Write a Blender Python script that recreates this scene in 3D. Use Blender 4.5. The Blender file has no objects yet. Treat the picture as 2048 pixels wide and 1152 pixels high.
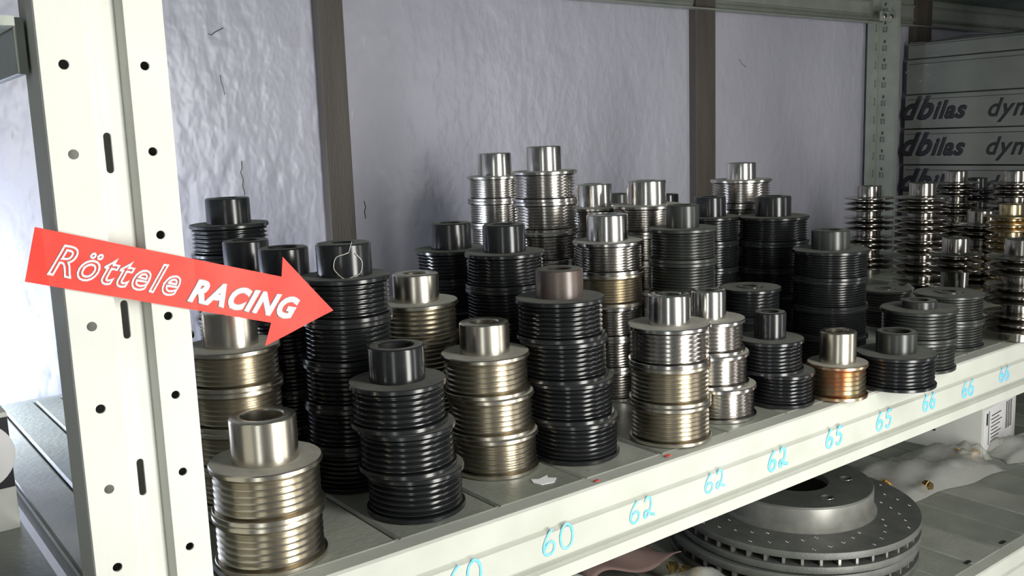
import bpy, math, random
from mathutils import Vector, Matrix
random.seed(7)
S = bpy.context.scene
COL = S.collection
MM = 0.001

# ------------------------------------------------------------------ camera
F_PX = 1884.0
ROWX = (0.79205, -0.60946, -0.03470)   # image right, in world axes
ROWY = (-0.12307, -0.10384, -0.98695)  # image down
ROWF = (0.59790, 0.78598, -0.15725)    # view direction
def _n(v): return Vector(v).normalized()
fw = _n(ROWF); rt = Vector(ROWX); rt = (rt - fw * rt.dot(fw)).normalized(); up = rt.cross(fw)
cam_d = bpy.data.cameras.new('camera'); cam = bpy.data.objects.new('camera', cam_d); COL.objects.link(cam)
CAM = Vector((0, -439, 222))
m = Matrix((rt, up, -fw)).transposed().to_4x4(); m.translation = CAM * MM
cam.matrix_world = m
cam_d.sensor_width = 36; cam_d.lens = 36 * F_PX / 2048; cam_d.clip_start = 0.01; cam_d.clip_end = 50
S.camera = cam

# ------------------------------------------------------------------ world, lights, exposure
w = bpy.data.worlds.new('room_ambient'); S.world = w; w.use_nodes = True
w.node_tree.nodes['Background'].inputs[0].default_value = (0.80, 0.86, 0.95, 1)
w.node_tree.nodes['Background'].inputs[1].default_value = 0.09
S.view_settings.view_transform = 'Standard'; S.view_settings.look = 'None'
S.view_settings.gamma = 1.0; S.view_settings.use_curve_mapping = False
S.view_settings.exposure = 0.08

def area(name, loc, target, sx, sy, power, col):
    l = bpy.data.lights.new(name, 'AREA'); l.shape = 'RECTANGLE'; l.size = sx; l.size_y = sy
    l.energy = power; l.color = col
    o = bpy.data.objects.new(name, l); COL.objects.link(o); o.location = loc
    o.rotation_euler = (Vector(target) - Vector(loc)).to_track_quat('-Z', 'Y').to_euler()
    return o
area('window_light', (0.56, -0.80, 0.02), (0.50, 0.05, 0.02), 0.25, 1.7, 21.0, (1.0, 0.985, 0.93))
area('second_band_light', (1.75, -1.25, 0.05), (1.0, 0.1, 0.05), 0.25, 1.7, 5.5, (1.0, 0.98, 0.95))  # added second source, gives the metal its narrow right-hand highlight band
area('left_fill_light', (-0.55, -0.85, 0.05), (0.15, 0.0, 0.05), 0.14, 1.7, 2.6, (0.96, 1.0, 0.96))  # added fill from the left front, for the secondary bands on the metal
area('side_window_light', (-0.03, 0.43, 0.03), (0.16, 0.51, -0.01), 0.08, 0.12, 4.0, (0.80, 0.88, 1.0))

# ------------------------------------------------------------------ helpers
def onz(px, py, z):
    d = rt * ((px - 1024) / F_PX) - up * ((py - 576) / F_PX) + fw
    t = (z - CAM.z) / d.z
    return CAM + d * t
def depth_of(p): return (Vector(p) - CAM).dot(fw)

def new_mat(name):
    m = bpy.data.materials.new(name); m.use_nodes = True
    nt = m.node_tree; return m, nt, nt.nodes['Principled BSDF']
def mat(name, col, rough=0.5, metal=0.0, col2=None, scale=40, lo=0.4, hi=0.6, bump=0, bscale=200, stretch=None, spec=None, coat=0, rvar=0):
    m, nt, b = new_mat(name); N = nt.nodes; L = nt.links
    b.inputs['Roughness'].default_value = rough; b.inputs['Metallic'].default_value = metal
    b.inputs['Base Color'].default_value = (*col, 1)
    if spec is not None: b.inputs['Specular IOR Level'].default_value = spec
    if coat: b.inputs['Coat Weight'].default_value = coat
    tc = N.new('ShaderNodeTexCoord'); mp = N.new('ShaderNodeMapping'); L.new(tc.outputs['Object'], mp.inputs[0])
    if stretch: mp.inputs['Scale'].default_value = stretch
    if col2 is not None:
        n = N.new('ShaderNodeTexNoise'); n.inputs['Scale'].default_value = scale; n.inputs['Detail'].default_value = 6
        L.new(mp.outputs[0], n.inputs[0])
        r = N.new('ShaderNodeValToRGB'); r.color_ramp.elements[0].position = lo; r.color_ramp.elements[1].position = hi
        r.color_ramp.elements[0].color = (*col, 1); r.color_ramp.elements[1].color = (*col2, 1)
        L.new(n.outputs['Fac'], r.inputs[0]); L.new(r.outputs[0], b.inputs['Base Color'])
        if rvar:
            mr = N.new('ShaderNodeMapRange'); mr.inputs[1].default_value = 0.3; mr.inputs[2].default_value = 0.7
            mr.inputs[3].default_value = rough - rvar; mr.inputs[4].default_value = rough + rvar
            L.new(n.outputs['Fac'], mr.inputs[0]); L.new(mr.outputs[0], b.inputs['Roughness'])
    if bump:
        n2 = N.new('ShaderNodeTexNoise'); n2.inputs['Scale'].default_value = bscale; n2.inputs['Detail'].default_value = 3
        L.new(mp.outputs[0], n2.inputs[0])
        bp = N.new('ShaderNodeBump'); bp.inputs['Strength'].default_value = bump; bp.inputs['Distance'].default_value = 0.001
        L.new(n2.outputs['Fac'], bp.inputs['Height']); L.new(bp.outputs[0], b.inputs['Normal'])
    return m
def clear_mat(name, tint, gloss=0.25, rough=0.12, bscale=60, haze=0.0):
    m = bpy.data.materials.new(name); m.use_nodes = True; nt = m.node_tree; N = nt.nodes; L = nt.links
    N.clear(); out = N.new('ShaderNodeOutputMaterial')
    tr = N.new('ShaderNodeBsdfTransparent'); tr.inputs[0].default_value = (*tint, 1)
    gl = N.new('ShaderNodeBsdfGlossy'); gl.inputs['Roughness'].default_value = rough
    df = N.new('ShaderNodeBsdfDiffuse'); df.inputs[0].default_value = (0.75, 0.76, 0.72, 1)
    m1 = N.new('ShaderNodeMixShader'); m2 = N.new('ShaderNodeMixShader')
    lw = N.new('ShaderNodeLayerWeight'); lw.inputs[0].default_value = gloss
    tc = N.new('ShaderNodeTexCoord'); n = N.new('ShaderNodeTexNoise'); n.inputs['Scale'].default_value = bscale; n.inputs['Detail'].default_value = 4
    n.inputs['Distortion'].default_value = 1.2
    bp = N.new('ShaderNodeBump'); bp.inputs['Strength'].default_value = 1.0; bp.inputs['Distance'].default_value = 0.004
    L.new(tc.outputs['Object'], n.inputs[0]); L.new(n.outputs['Fac'], bp.inputs['Height'])
    L.new(bp.outputs[0], gl.inputs['Normal']); L.new(bp.outputs[0], lw.inputs['Normal'])
    m1.inputs[0].default_value = haze
    L.new(tr.outputs[0], m1.inputs[1]); L.new(df.outputs[0], m1.inputs[2])
    L.new(lw.outputs['Fresnel'], m2.inputs[0]); L.new(m1.outputs[0], m2.inputs[1]); L.new(gl.outputs[0], m2.inputs[2])
    L.new(m2.outputs[0], out.inputs[0]); return m

def tag(o, label=None, cat=None, group=None, kind=None):
    if label: o['label'] = label
    if cat: o['category'] = cat
    if group: o['group'] = group
    if kind: o['kind'] = kind
    return o
def link(name, me, mats=(), parent=None, loc=None):
    o = bpy.data.objects.new(name, me); COL.objects.link(o)
    if me is not None:
        for mm_ in mats if isinstance(mats, (list, tuple)) else [mats]: 
            if mm_.name not in [x.name for x in me.materials if x]: me.materials.append(mm_)
    if parent: o.parent = parent
    if loc is not None: o.location = Vector(loc) * MM
    return o
def empty(name, loc, rz=0):
    o = bpy.data.objects.new(name, None); COL.objects.link(o); o.location = Vector(loc) * MM; o.rotation_euler.z = rz
    o.empty_display_size = 0.01; return o

class MB:
    """collects geometry in millimetres"""
    def __init__(s): s.v = []; s.f = []; s.mi = []; s.sm = []
    def add(s, vs, fs, mi=0, smooth=False):
        k = len(s.v); s.v += [tuple(v) for v in vs]
        for f in fs: s.f.append(tuple(i + k for i in f)); s.mi.append(mi); s.sm.append(smooth)
        return s
    def box(s, x0, x1, y0, y1, z0, z1, mi=0, rot=None):
        vs = [Vector((x, y, z)) for z in (z0, z1) for y in (y0, y1) for x in (x0, x1)]
        if rot: vs = [rot @ v for v in vs]
        return s.add(vs, [(0, 2, 3, 1), (4, 5, 7, 6), (0, 1, 5, 4), (2, 6, 7, 3), (0, 4, 6, 2), (1, 3, 7, 5)], mi)
    def lathe(s, prof, seg=56, mi=None, smooth=True, c=(0, 0, 0), closed=False):
        """prof: list of (r, z, material)"""
        n = len(prof); vs = []
        for r, z, *_ in prof:
            for i in range(seg):
                a = 2 * math.pi * i / seg; vs.append((c[0] + r * math.cos(a), c[1] + r * math.sin(a), c[2] + z))
        k = len(s.v); s.v += vs
        for j in range(n if closed else n - 1):
            j2 = (j + 1) % n
            mm_ = prof[j][2] if len(prof[j]) > 2 else 0
            for i in range(seg):
                i2 = (i + 1) % seg
                s.f.append((k + j * seg + i, k + j * seg + i2, k + j2 * seg + i2, k + j2 * seg + i)); s.mi.append(mm_); s.sm.append(smooth)
        if not closed:
            if prof[0][0] > 0.01: s.f.append(tuple(k + i for i in reversed(range(seg)))); s.mi.append(prof[0][2] if len(prof[0]) > 2 else 0); s.sm.append(False)
            if prof[-1][0] > 0.01: s.f.append(tuple(k + (n - 1) * seg + i for i in range(seg))); s.mi.append(prof[-1][2] if len(prof[-1]) > 2 else 0); s.sm.append(False)
        return s
    def tube(s, pts, r, seg=6, mi=0):
        pts = [Vector(p) for p in pts]; k = len(s.v)
        for i, p in enumerate(pts):
            t = (pts[min(i + 1, len(pts) - 1)] - pts[max(i - 1, 0)]).normalized()
            a = t.cross(Vector((0.13, 0.31, 0.94))).normalized(); b = t.cross(a)
            for q in range(seg):
                an = 2 * math.pi * q / seg; s.v.append(tuple(p + a * math.cos(an) * r + b * math.sin(an) * r))
        for i in range(len(pts) - 1):
            for q in range(seg):
                q2 = (q + 1) % seg
                s.f.append((k + i * seg + q, k + i * seg + q2, k + (i + 1) * seg + q2, k + (i + 1) * seg + q)); s.mi.append(mi); s.sm.append(True)
        s.f.append(tuple(k + q for q in reversed(range(seg)))); s.mi.append(mi); s.sm.append(False)
        e = k + (len(pts) - 1) * seg; s.f.append(tuple(e + q for q in range(seg))); s.mi.append(mi); s.sm.append(False)
        return s
    def extrude_x(s, prof, x0, x1, mi=0):
        """prof = closed list of (y, z)"""
        n = len(prof); vs = [(x0, y, z) for y, z in prof] + [(x1, y, z) for y, z in prof]
        fs = [(i, (i + 1) % n, n + (i + 1) % n, n + i) for i in range(n)] + [tuple(reversed(range(n))), tuple(range(n, 2 * n))]
        return s.add(vs, fs, mi)
    def extrude_z(s, prof, z0, z1, mi=0):
        n = len(prof); vs = [(x, y, z0) for x, y in prof] + [(x, y, z1) for x, y in prof]
        fs = [(i, (i + 1) % n, n + (i + 1) % n, n + i) for i in range(n)] + [tuple(reversed(range(n))), tuple(range(n, 2 * n))]
        return s.add(vs, fs, mi)
    def mesh(s, name, sharp=None):
        me = bpy.data.meshes.new(name)
        me.from_pydata([(x * MM, y * MM, z * MM) for x, y, z in s.v], [], s.f)
        me.polygons.foreach_set('material_index', s.mi); me.polygons.foreach_set('use_smooth', s.sm)
        me.validate(); me.update()
        if sharp: me.set_sharp_from_angle(angle=math.radians(sharp))
        return me
    def build(s, name, mats, parent=None, loc=None, sharp=None, fix=True, bevel=0):
        me = s.mesh(name, sharp)
        if fix:
            import bmesh
            b = bmesh.new(); b.from_mesh(me); bmesh.ops.recalc_face_normals(b, faces=b.faces); b.to_mesh(me); b.free()
        o = link(name, me, mats, parent, loc)
        if bevel:
            md = o.modifiers.new('bevel', 'BEVEL'); md.width = bevel * MM; md.segments = 2; md.limit_method = 'ANGLE'; md.angle_limit = 0.6
        return o

def curve_mesh(cu, mat4=None):
    o = bpy.data.objects.new('tmp', cu); COL.objects.link(o)
    dg = bpy.context.evaluated_depsgraph_get(); dg.update()
    me = bpy.data.meshes.new_from_object(o.evaluated_get(dg)); 
    bpy.data.objects.remove(o)
    if mat4: me.transform(mat4)
    return me
def plate_mesh(outline, holes, thick, mat4=None, bev=0):
    """flat plate with real holes; outline and holes are lists of (x, y) in millimetres"""
    cu = bpy.data.curves.new('plate', 'CURVE'); cu.dimensions = '2D'; cu.fill_mode = 'BOTH'
    cu.extrude = thick / 2 * MM; cu.bevel_depth = bev * MM; cu.bevel_resolution = 1
    for loop in [outline] + holes:
        sp = cu.splines.new('POLY'); sp.points.add(len(loop) - 1); sp.use_cyclic_u = True
        for p, (x, y) in zip(sp.points, loop): p.co = (x * MM, y * MM, 0, 1)
    return curve_mesh(cu, mat4)
def circ(x, y, r, n=16): return [(x + r * math.cos(2 * math.pi * i / n), y + r * math.sin(2 * math.pi * i / n)) for i in range(n)]
def slot(x, y, w_, h_, n=6):
    r = w_ / 2; out = []
    for i in range(n + 1): a = math.pi * i / n; out.append((x + r * math.cos(a), y + h_ / 2 - r + r * math.sin(a)))
    for i in range(n + 1): a = math.pi + math.pi * i / n; out.append((x + r * math.cos(a), y - h_ / 2 + r + r * math.sin(a)))
    return out
def rect(x, y, w_, h_): return [(x - w_/2, y - h_/2), (x + w_/2, y - h_/2), (x + w_/2, y + h_/2), (x - w_/2, y + h_/2)]
def join_meshes(name, meshes):
    import bmesh
    b = bmesh.new()
    for me in meshes: b.from_mesh(me)
    out = bpy.data.meshes.new(name); b.to_mesh(out); b.free()
    for me in meshes: bpy.data.meshes.remove(me)
    return out
def text_mesh(txt, size, shear=0.0, offset=0.0, extrude=0.2, mat4=None, spacing=1.0, stroke=0.0, fill=True):
    """letters as flat faces, optionally thickened (or only outlined) by a stroke that follows their edges"""
    ms = [font_mesh(txt, size, shear, offset, extrude, spacing, 0)] if fill else []
    if stroke:
        st_ = font_mesh(txt, size, shear, offset, 0, spacing, stroke)
        st_.transform(Matrix.Diagonal((1, 1, extrude / stroke if extrude else 0.1, 1))); ms.append(st_)
    me = join_meshes('text', ms)
    if mat4: me.transform(mat4)
    return me
def font_mesh(txt, size, shear, offset, extrude, spacing, stroke, mat4=None):
    cu = bpy.data.curves.new('text', 'FONT'); cu.body = txt; cu.size = size * MM; cu.shear = shear
    if stroke: cu.fill_mode = 'NONE'; cu.bevel_depth = stroke * MM; cu.bevel_resolution = 0
    cu.offset = offset * MM; cu.extrude = extrude * MM; cu.space_character = spacing; cu.resolution_u = 4
    return curve_mesh(cu, mat4)
# matrices that stand a flat XY drawing up
def stand_y(ox, oy, oz, rot=0.0):      # drawing x -> +X, y -> +Z, facing -Y
    return Matrix.Translation(Vector((ox, oy, oz)) * MM) @ Matrix.Rotation(math.pi / 2, 4, 'X') @ Matrix.Rotation(rot, 4, 'Z')
def stand_x(ox, oy, oz):               # drawing x -> -Y, y -> +Z, facing -X
    return Matrix.Translation(Vector((ox, oy, oz)) * MM) @ Matrix.Rotation(-math.pi / 2, 4, 'Z') @ Matrix.Rotation(math.pi / 2, 4, 'X')

# ------------------------------------------------------------------ materials
M = {}
M['post'] = mat('cream_painted_post', (0.60, 0.61, 0.56), 0.6, 0, (0.54, 0.55, 0.50), 18, 0.45, 0.75, bump=0.1, bscale=400, spec=0.3)
M['beam'] = mat('cream_painted_beam', (0.43, 0.445, 0.40), 0.62, 0, (0.375, 0.385, 0.34), 22, 0.4, 0.8, bump=0.12, bscale=300, spec=0.25)
M['deck'] = mat('dusty_green_grey_deck', (0.18, 0.195, 0.165), 0.42, 0, (0.27, 0.285, 0.24), 16, 0.35, 0.7, bump=0.4, bscale=260)
M['deck2'] = mat('dusty_grey_deck', (0.25, 0.265, 0.23), 0.42, 0, (0.34, 0.35, 0.30), 20, 0.35, 0.7, bump=0.4, bscale=260)
M['grime'] = mat('dark_grime', (0.06, 0.065, 0.055), 0.8)
M['galv'] = mat('green_grey_galvanised', (0.27, 0.295, 0.265), 0.42, 0.3, (0.34, 0.36, 0.32), 30, 0.3, 0.7, bump=0.15)
M['under'] = mat('dull_green_sheet', (0.13, 0.17, 0.15), 0.6, 0, (0.17, 0.21, 0.18), 20)
M['batten'] = mat('dark_brown_batten', (0.055, 0.045, 0.038), 0.6, 0, (0.085, 0.072, 0.06), 12, 0.3, 0.7, bump=0.5, stretch=(4, 4, 0.4))
M['silver'] = mat('polished_steel', (0.66, 0.64, 0.61), 0.19, 1.0, (0.61, 0.59, 0.56), 14, 0.3, 0.7)
M['nickel'] = mat('warm_turned_steel', (0.60, 0.56, 0.475), 0.27, 1.0, (0.55, 0.51, 0.43), 12, 0.3, 0.7)
M['steel'] = mat('darker_turned_steel', (0.40, 0.385, 0.35), 0.20, 1.0, (0.33, 0.31, 0.28), 14, 0.3, 0.7)
M['gold'] = mat('yellowed_steel', (0.60, 0.50, 0.30), 0.26, 1.0, (0.55, 0.48, 0.36), 40)
M['copper'] = mat('coppery_worn_steel', (0.62, 0.36, 0.22), 0.28, 1.0, (0.60, 0.54, 0.40), 45, 0.4, 0.6)
M['black'] = mat('black_oxide_steel', (0.010, 0.011, 0.012), 0.20, 0.0, (0.016, 0.017, 0.018), 50, 0.3, 0.7, spec=0.55, rvar=0.03)
M['dull'] = mat('dull_dark_steel', (0.022, 0.025, 0.023), 0.28, 0.1, (0.036, 0.039, 0.035), 50, 0.3, 0.7, spec=0.6)
M['rusthub'] = mat('brown_tinged_steel', (0.075, 0.045, 0.035), 0.33, 0.3, (0.10, 0.085, 0.075), 25, 0.35, 0.65, spec=0.8)
M['dust_s'] = mat('dust_on_steel', (0.40, 0.39, 0.34), 0.62, 0.25, (0.30, 0.29, 0.26), 70, 0.4, 0.7)
M['dust_k'] = mat('dust_on_black', (0.150, 0.152, 0.130), 0.7, 0, (0.085, 0.088, 0.080), 60, 0.35, 0.7)
M['dark'] = mat('dark_bore', (0.012, 0.012, 0.012), 0.6)
M['red'] = mat('red_sticker', (0.72, 0.030, 0.018), 0.5, 0, (0.80, 0.055, 0.035), 30, 0.3, 0.7, bump=0.35, bscale=45, spec=0.3)
M['white'] = mat('white_print', (0.88, 0.87, 0.88), 0.5)
M['blue'] = mat('blue_marker', (0.10, 0.42, 0.70), 0.7, 0, (0.20, 0.52, 0.76), 150, 0.35, 0.65)
M['carton'] = mat('white_carton', (0.70, 0.71, 0.66), 0.7, 0, (0.64, 0.65, 0.60), 15)
M['carton_g'] = mat('grey_carton', (0.15, 0.158, 0.150), 0.7, 0, (0.18, 0.187, 0.178), 14, bump=0.2, bscale=90)
M['ink'] = mat('dark_ink', (0.02, 0.02, 0.026), 0.6)
M['iron'] = mat('grey_coated_iron', (0.10, 0.105, 0.098), 0.5, 0.35, (0.14, 0.145, 0.132), 60, 0.3, 0.7, bump=0.3, bscale=600)
M['iron_l'] = mat('machined_iron', (0.30, 0.30, 0.275), 0.42, 0.6, (0.24, 0.24, 0.22), 60)
M['brass'] = mat('yellow_brass', (0.72, 0.48, 0.20), 0.22, 1.0)
M['pink'] = mat('pinkish_brown_paper', (0.30, 0.19, 0.17), 0.8, 0, (0.24, 0.16, 0.145), 14, bump=0.4, bscale=60)
M['rust'] = mat('dark_red_brown', (0.06, 0.02, 0.018), 0.7)
M['thread'] = mat('pale_thread', (0.50, 0.49, 0.44), 0.9)
M['floor'] = mat('concrete_floor', (0.20, 0.20, 0.19), 0.8, 0, (0.26, 0.26, 0.25), 5)
M['bag'] = clear_mat('clear_plastic_bag', (0.96, 0.96, 0.94), 0.10, 0.16, 40, 0.30)
M['wrap'] = clear_mat('clear_stretch_wrap', (0.93, 0.95, 0.94), 0.15, 0.10, 28, 0.03)

# wall: thick lumpy lilac-white gloss paint
def wall_mat():
    m, nt, b = new_mat('lilac_lumpy_gloss_paint'); N = nt.nodes; L = nt.links
    tc = N.new('ShaderNodeTexCoord'); mp = N.new('ShaderNodeMapping'); L.new(tc.outputs['Object'], mp.inputs[0])
    mp.inputs['Scale'].default_value = (1.25, 1, 0.8)
    n1 = N.new('ShaderNodeTexNoise'); n1.inputs['Scale'].default_value = 28; n1.inputs['Detail'].default_value = 1.0; n1.inputs['Distortion'].default_value = 0.35
    n2 = N.new('ShaderNodeTexNoise'); n2.inputs['Scale'].default_value = 90; n2.inputs['Detail'].default_value = 1; n2.inputs['Distortion'].default_value = 0.2
    n3 = N.new('ShaderNodeTexNoise'); n3.inputs['Scale'].default_value = 6; n3.inputs['Detail'].default_value = 4
    for n in (n1, n2, n3): L.new(mp.outputs[0], n.inputs[0])
    ad = N.new('ShaderNodeMath'); ad.operation = 'MULTIPLY_ADD'; ad.inputs[1].default_value = 0.35
    L.new(n2.outputs['Fac'], ad.inputs[0]); L.new(n1.outputs['Fac'], ad.inputs[2])
    bp = N.new('ShaderNodeBump'); bp.inputs['Strength'].default_value = 0.6; bp.inputs['Distance'].default_value = 0.004
    L.new(ad.outputs[0], bp.inputs['Height']); L.new(bp.outputs[0], b.inputs['Normal'])
    r = N.new('ShaderNodeValToRGB'); r.color_ramp.elements[0].position = 0.3; r.color_ramp.elements[1].position = 0.7
    r.color_ramp.elements[0].color = (0.37, 0.37, 0.435, 1); r.color_ramp.elements[1].color = (0.43, 0.43, 0.50, 1)
    L.new(n3.outputs['Fac'], r.inputs[0]); L.new(r.outputs[0], b.inputs['Base Color'])
    b.inputs['Roughness'].default_value = 0.33; b.inputs['Specular IOR Level'].default_value = 0.5
    return m
M['wall'] = wall_mat()

# ------------------------------------------------------------------ setting
WY = 512
MB().box(-1500, 3600, WY, WY + 120, -900, 1100).build('wall_back', M['wall']); tag(bpy.data.objects['wall_back'], kind='structure')
MB().box(-1500, 3600, -1600, WY, -960, -900).build('floor', M['floor']); tag(bpy.data.objects['floor'], kind='structure')
for i, (x0, x1) in enumerate([(468, 498), (1060, 1102), (1645, 1700)]):
    b = MB().box(x0, x1, WY - 14, WY, -880, 1080)
    b.box(x0 + (x1 - x0) * 0.72, x1 + 2, WY - 7, WY, -880, 1080)
    tag(b.build('trim_%d' % (i + 1), M['batten'], bevel=0.8), kind='structure')
# hairline cracks in the paint
def wall_crack(pts, r=0.45):
    pts = [(x, z) for x, z in pts]
    o = MB().tube([(x, WY - 0.15, z) for x, z in pts], r, 4).build('paint_crack', M['grime'], bpy.data.objects['wall_back']); return o
def on_wall(px, py):
    d = rt * ((px - 1024) / F_PX) - up * ((py - 576) / F_PX) + fw; p = CAM + d * ((WY - CAM.y) / d.y); return (p.x, p.z)
for q, r_ in (([(483, 322), (484, 336), (481, 345), (486, 358), (485, 372), (489, 386), (488, 392)], 0.45),
          ([(440, 150), (442, 163), (447, 178), (449, 190)], 0.35), ([(416, 68), (423, 70), (430, 64), (446, 56)], 0.5),
          ([(728, 402), (731, 414), (729, 424), (731, 437)], 0.6), ([(1395, 250), (1391, 262), (1393, 268)], 0.6), ([(1478, 118), (1484, 128), (1492, 134)], 0.4)):
    wall_crack([on_wall(*p) for p in q], r_)

# ------------------------------------------------------------------ shelves
def beam_profile(y, z, h=54, th=1.6, s=1):
    """pressed shelf edge: y = front face, z = top; returns closed loop"""
    o = [(y + 16, z), (y + 1.4, z), (y, z - 1.4), (y, z - 0.29 * h), (y + 3.4, z - 0.325 * h), (y + 3.4, z - 0.345 * h), (y + 0.5, z - 0.385 * h),
         (y + 0.5, z - 0.70 * h), (y + 3.4, z - 0.73 * h), (y + 3.4, z - 0.75 * h), (y + 0.2, z - 0.775 * h), (y + 3.0, z - 0.81 * h), (y, z - 0.84 * h), (y, z - h), (y + 14, z - h)]
    i = [(yy + th, zz - (th if k < 2 else 0) + (th if k >= len(o) - 2 else 0)) for k, (yy, zz) in enumerate(o)]
    return o + list(reversed(i))

def shelf(name, label, x0, x1, seams, ztop, yf, yb, deck_m, side_lip=True, front_z=None):
    r = empty(name, (x0, yf, ztop)); tag(r, label, 'shelf')
    off = Vector((x0, yf, ztop))
    def put(b, nm, m_, **k):
        b.v = [(x - off.x, y - off.y, z - off.z) for x, y, z in b.v]; return b.build(nm, m_, r, **k)
    fz = ztop if front_z is None else front_z
    fb = put(MB().extrude_x(beam_profile(yf, fz - 0.8), x0 + (0 if not side_lip else 0), x1), 'front_beam', M['beam'])
    put(MB().extrude_x([(2 * (yb) - (y + (yb - yf)) , z) for y, z in beam_profile(yf, ztop - 1.0)], x0, x1), 'back_beam', M['galv'])
    ed = [x0] + [s for s in seams if x0 < s < x1] + [x1]
    for k in range(len(ed) - 1):
        a, b_ = ed[k] + 0.7, ed[k + 1] - 0.7
        pr = [(a, ztop - 7), (a, ztop - 1.4), (a + 1.6, ztop), (b_ - 1.6, ztop), (b_, ztop - 1.4), (b_, ztop - 7), (b_ - 1.2, ztop - 7), (b_ - 1.2, ztop - 2.2), (a + 1.2, ztop - 2.2), (a + 1.2, ztop - 7)]
        n = len(pr); y0, y1 = yf + 13.5, yb - 13.5
        vs = [(x, y0, z) for x, z in pr] + [(x, y1, z) for x, z in pr]
        fs = [(i, (i + 1) % n, n + (i + 1) % n, n + i) for i in range(n)] + [tuple(range(n)), tuple(range(n, 2 * n))]
        put(MB().add(vs, fs), 'shelf_panel', M['deck2'] if (k * 7) % 3 == 0 else deck_m)
    put(MB().box(x0, x1, yf + 14, yb - 14, ztop - 8.6, ztop - 7.4), 'under_tray', M['under'])
    if side_lip:
        put(MB().box(x0 - 1.6, x0 - 0.05, yf + 2, yb - 2, ztop - 9.5, ztop + 0.5), 'side_lip', M['deck'])
    return r, fb, off

seams_main = [128, 156] + [179 + 71 * k for k in range(21)]
r_main, beam_main, off_main = shelf('steel_shelf', 'cream edged steel shelf that carries all the stacked pulleys', 99, 1606, seams_main, 0, -9, 505, M['deck'])
r_low, beam_low, off_low = shelf('steel_shelf', 'lower steel shelf carrying the drilled brake discs and plastic bags', 99, 1900, [150 + 53 * k for k in range(33)], -213, -24, 503, M['deck'])
r_up, beam_up, off_up = shelf('steel_shelf', 'steel shelf overhead whose back rail crosses the top of the wall', 99, 2100, [99 + 71 * k for k in range(28)], 449, -9, 505, M['under'], front_z=449)
# neighbouring bay on the left: low board and overhead shelf
r = empty('steel_shelf', (-700, -9, -5)); tag(r, 'dark green shelf board with the cut-off white carton standing on it', 'shelf')
for k in range(10):
    MB().box(-700 + 79.2 * k + 0.6, -700 + 79.2 * (k + 1) - 0.6, 0, 505, -9, -5).build('shelf_panel', M['deck'], r, ).location = -Vector(r.location)
MB().extrude_x(beam_profile(-9, -5.5), -700, 88).build('front_beam', M['beam'], r).location = -Vector(r.location)
r = empty('steel_shelf', (-700, 2, 275)); tag(r, 'dull green shelf overhead beside the white post, cut by the frame', 'shelf')
for k in range(8):
    MB().box(-700 + 98 * k + 0.5, -700 + 98 * (k + 1) - 0.5, 4, 500, 275, 279).build('shelf_panel', M['galv'], r).location = -Vector(r.location)
MB().box(84, 88.6, 12, 500, 256, 279.5).build('side_rail', M['galv'], r, bevel=0.6).location = -Vector(r.location)

# ------------------------------------------------------------------ white front post with punched holes
def white_post():
    z0, z1 = -420, 470
    hz = [259.3 - 37.75 * k for k in range(-5, 18)]
    sz = [221.6 - 75.5 * k for k in range(-3, 9)]
    T = 1.4
    ms = []
    def pl(xa, xb, y, holes):
        out = [(xa, z0), (xb, z0), (xb, z1), (xa, z1)]
        ms.append(plate_mesh(out, holes, T - 0.5, stand_y(0, y + T / 2, 0), bev=0.25))
    ok = [z for z in hz if z0 + 8 < z < z1 - 8]; oks = [z for z in sz if z0 + 14 < z < z1 - 14]
    pl(90.6, 109.6, 0, [circ(99.8, z, 2.35) for z in ok])
    pl(110.2, 125.2, 6, [slot(115.9, z, 3.7, 18.5) for z in oks])
    pl(126.4, 143.0, 0, [circ(133.3, z, 2.2) for z in ok])
    b = MB()
    b.extrude_z([(109.2, 0.3), (110.4, 0.6), (111.2, 6.2), (110.0, 7.2)], z0, z1)   # step down
    b.extrude_z([(124.6, 7.3), (124.2, 6.1), (126.2, 0.5), (127.4, 0.3)], z0, z1)   # step up
    b.extrude_z([(90.0, 0.8), (91.2, 0.2), (91.6, 1.4), (91.2, 26), (89.8, 26)], z0, z1)   # left return
    b.extrude_z([(142.4, 0.2), (143.6, 0.8), (143.6, 26), (142.2, 26), (142.0, 1.4)], z0, z1)
    b.extrude_z([(101, 24.8), (142.4, 24.8), (142.4, 26), (101, 26)], z0, z1)
    b.extrude_z([(91.2, 24.6), (97, 24.6), (97, 26), (91.2, 26)], z0, z1)
    b.extrude_z([(136, 24.6), (142.4, 24.6), (142.4, 26), (136, 26)], z0, z1)
    ms.append(b.mesh('s'))
    me = join_meshes('shelf_post', ms)
    o = link('shelf_post', me, M['post']); tag(o, 'white punched steel upright post with the red arrow sticker', 'post')
    return o
post = white_post()
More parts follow.
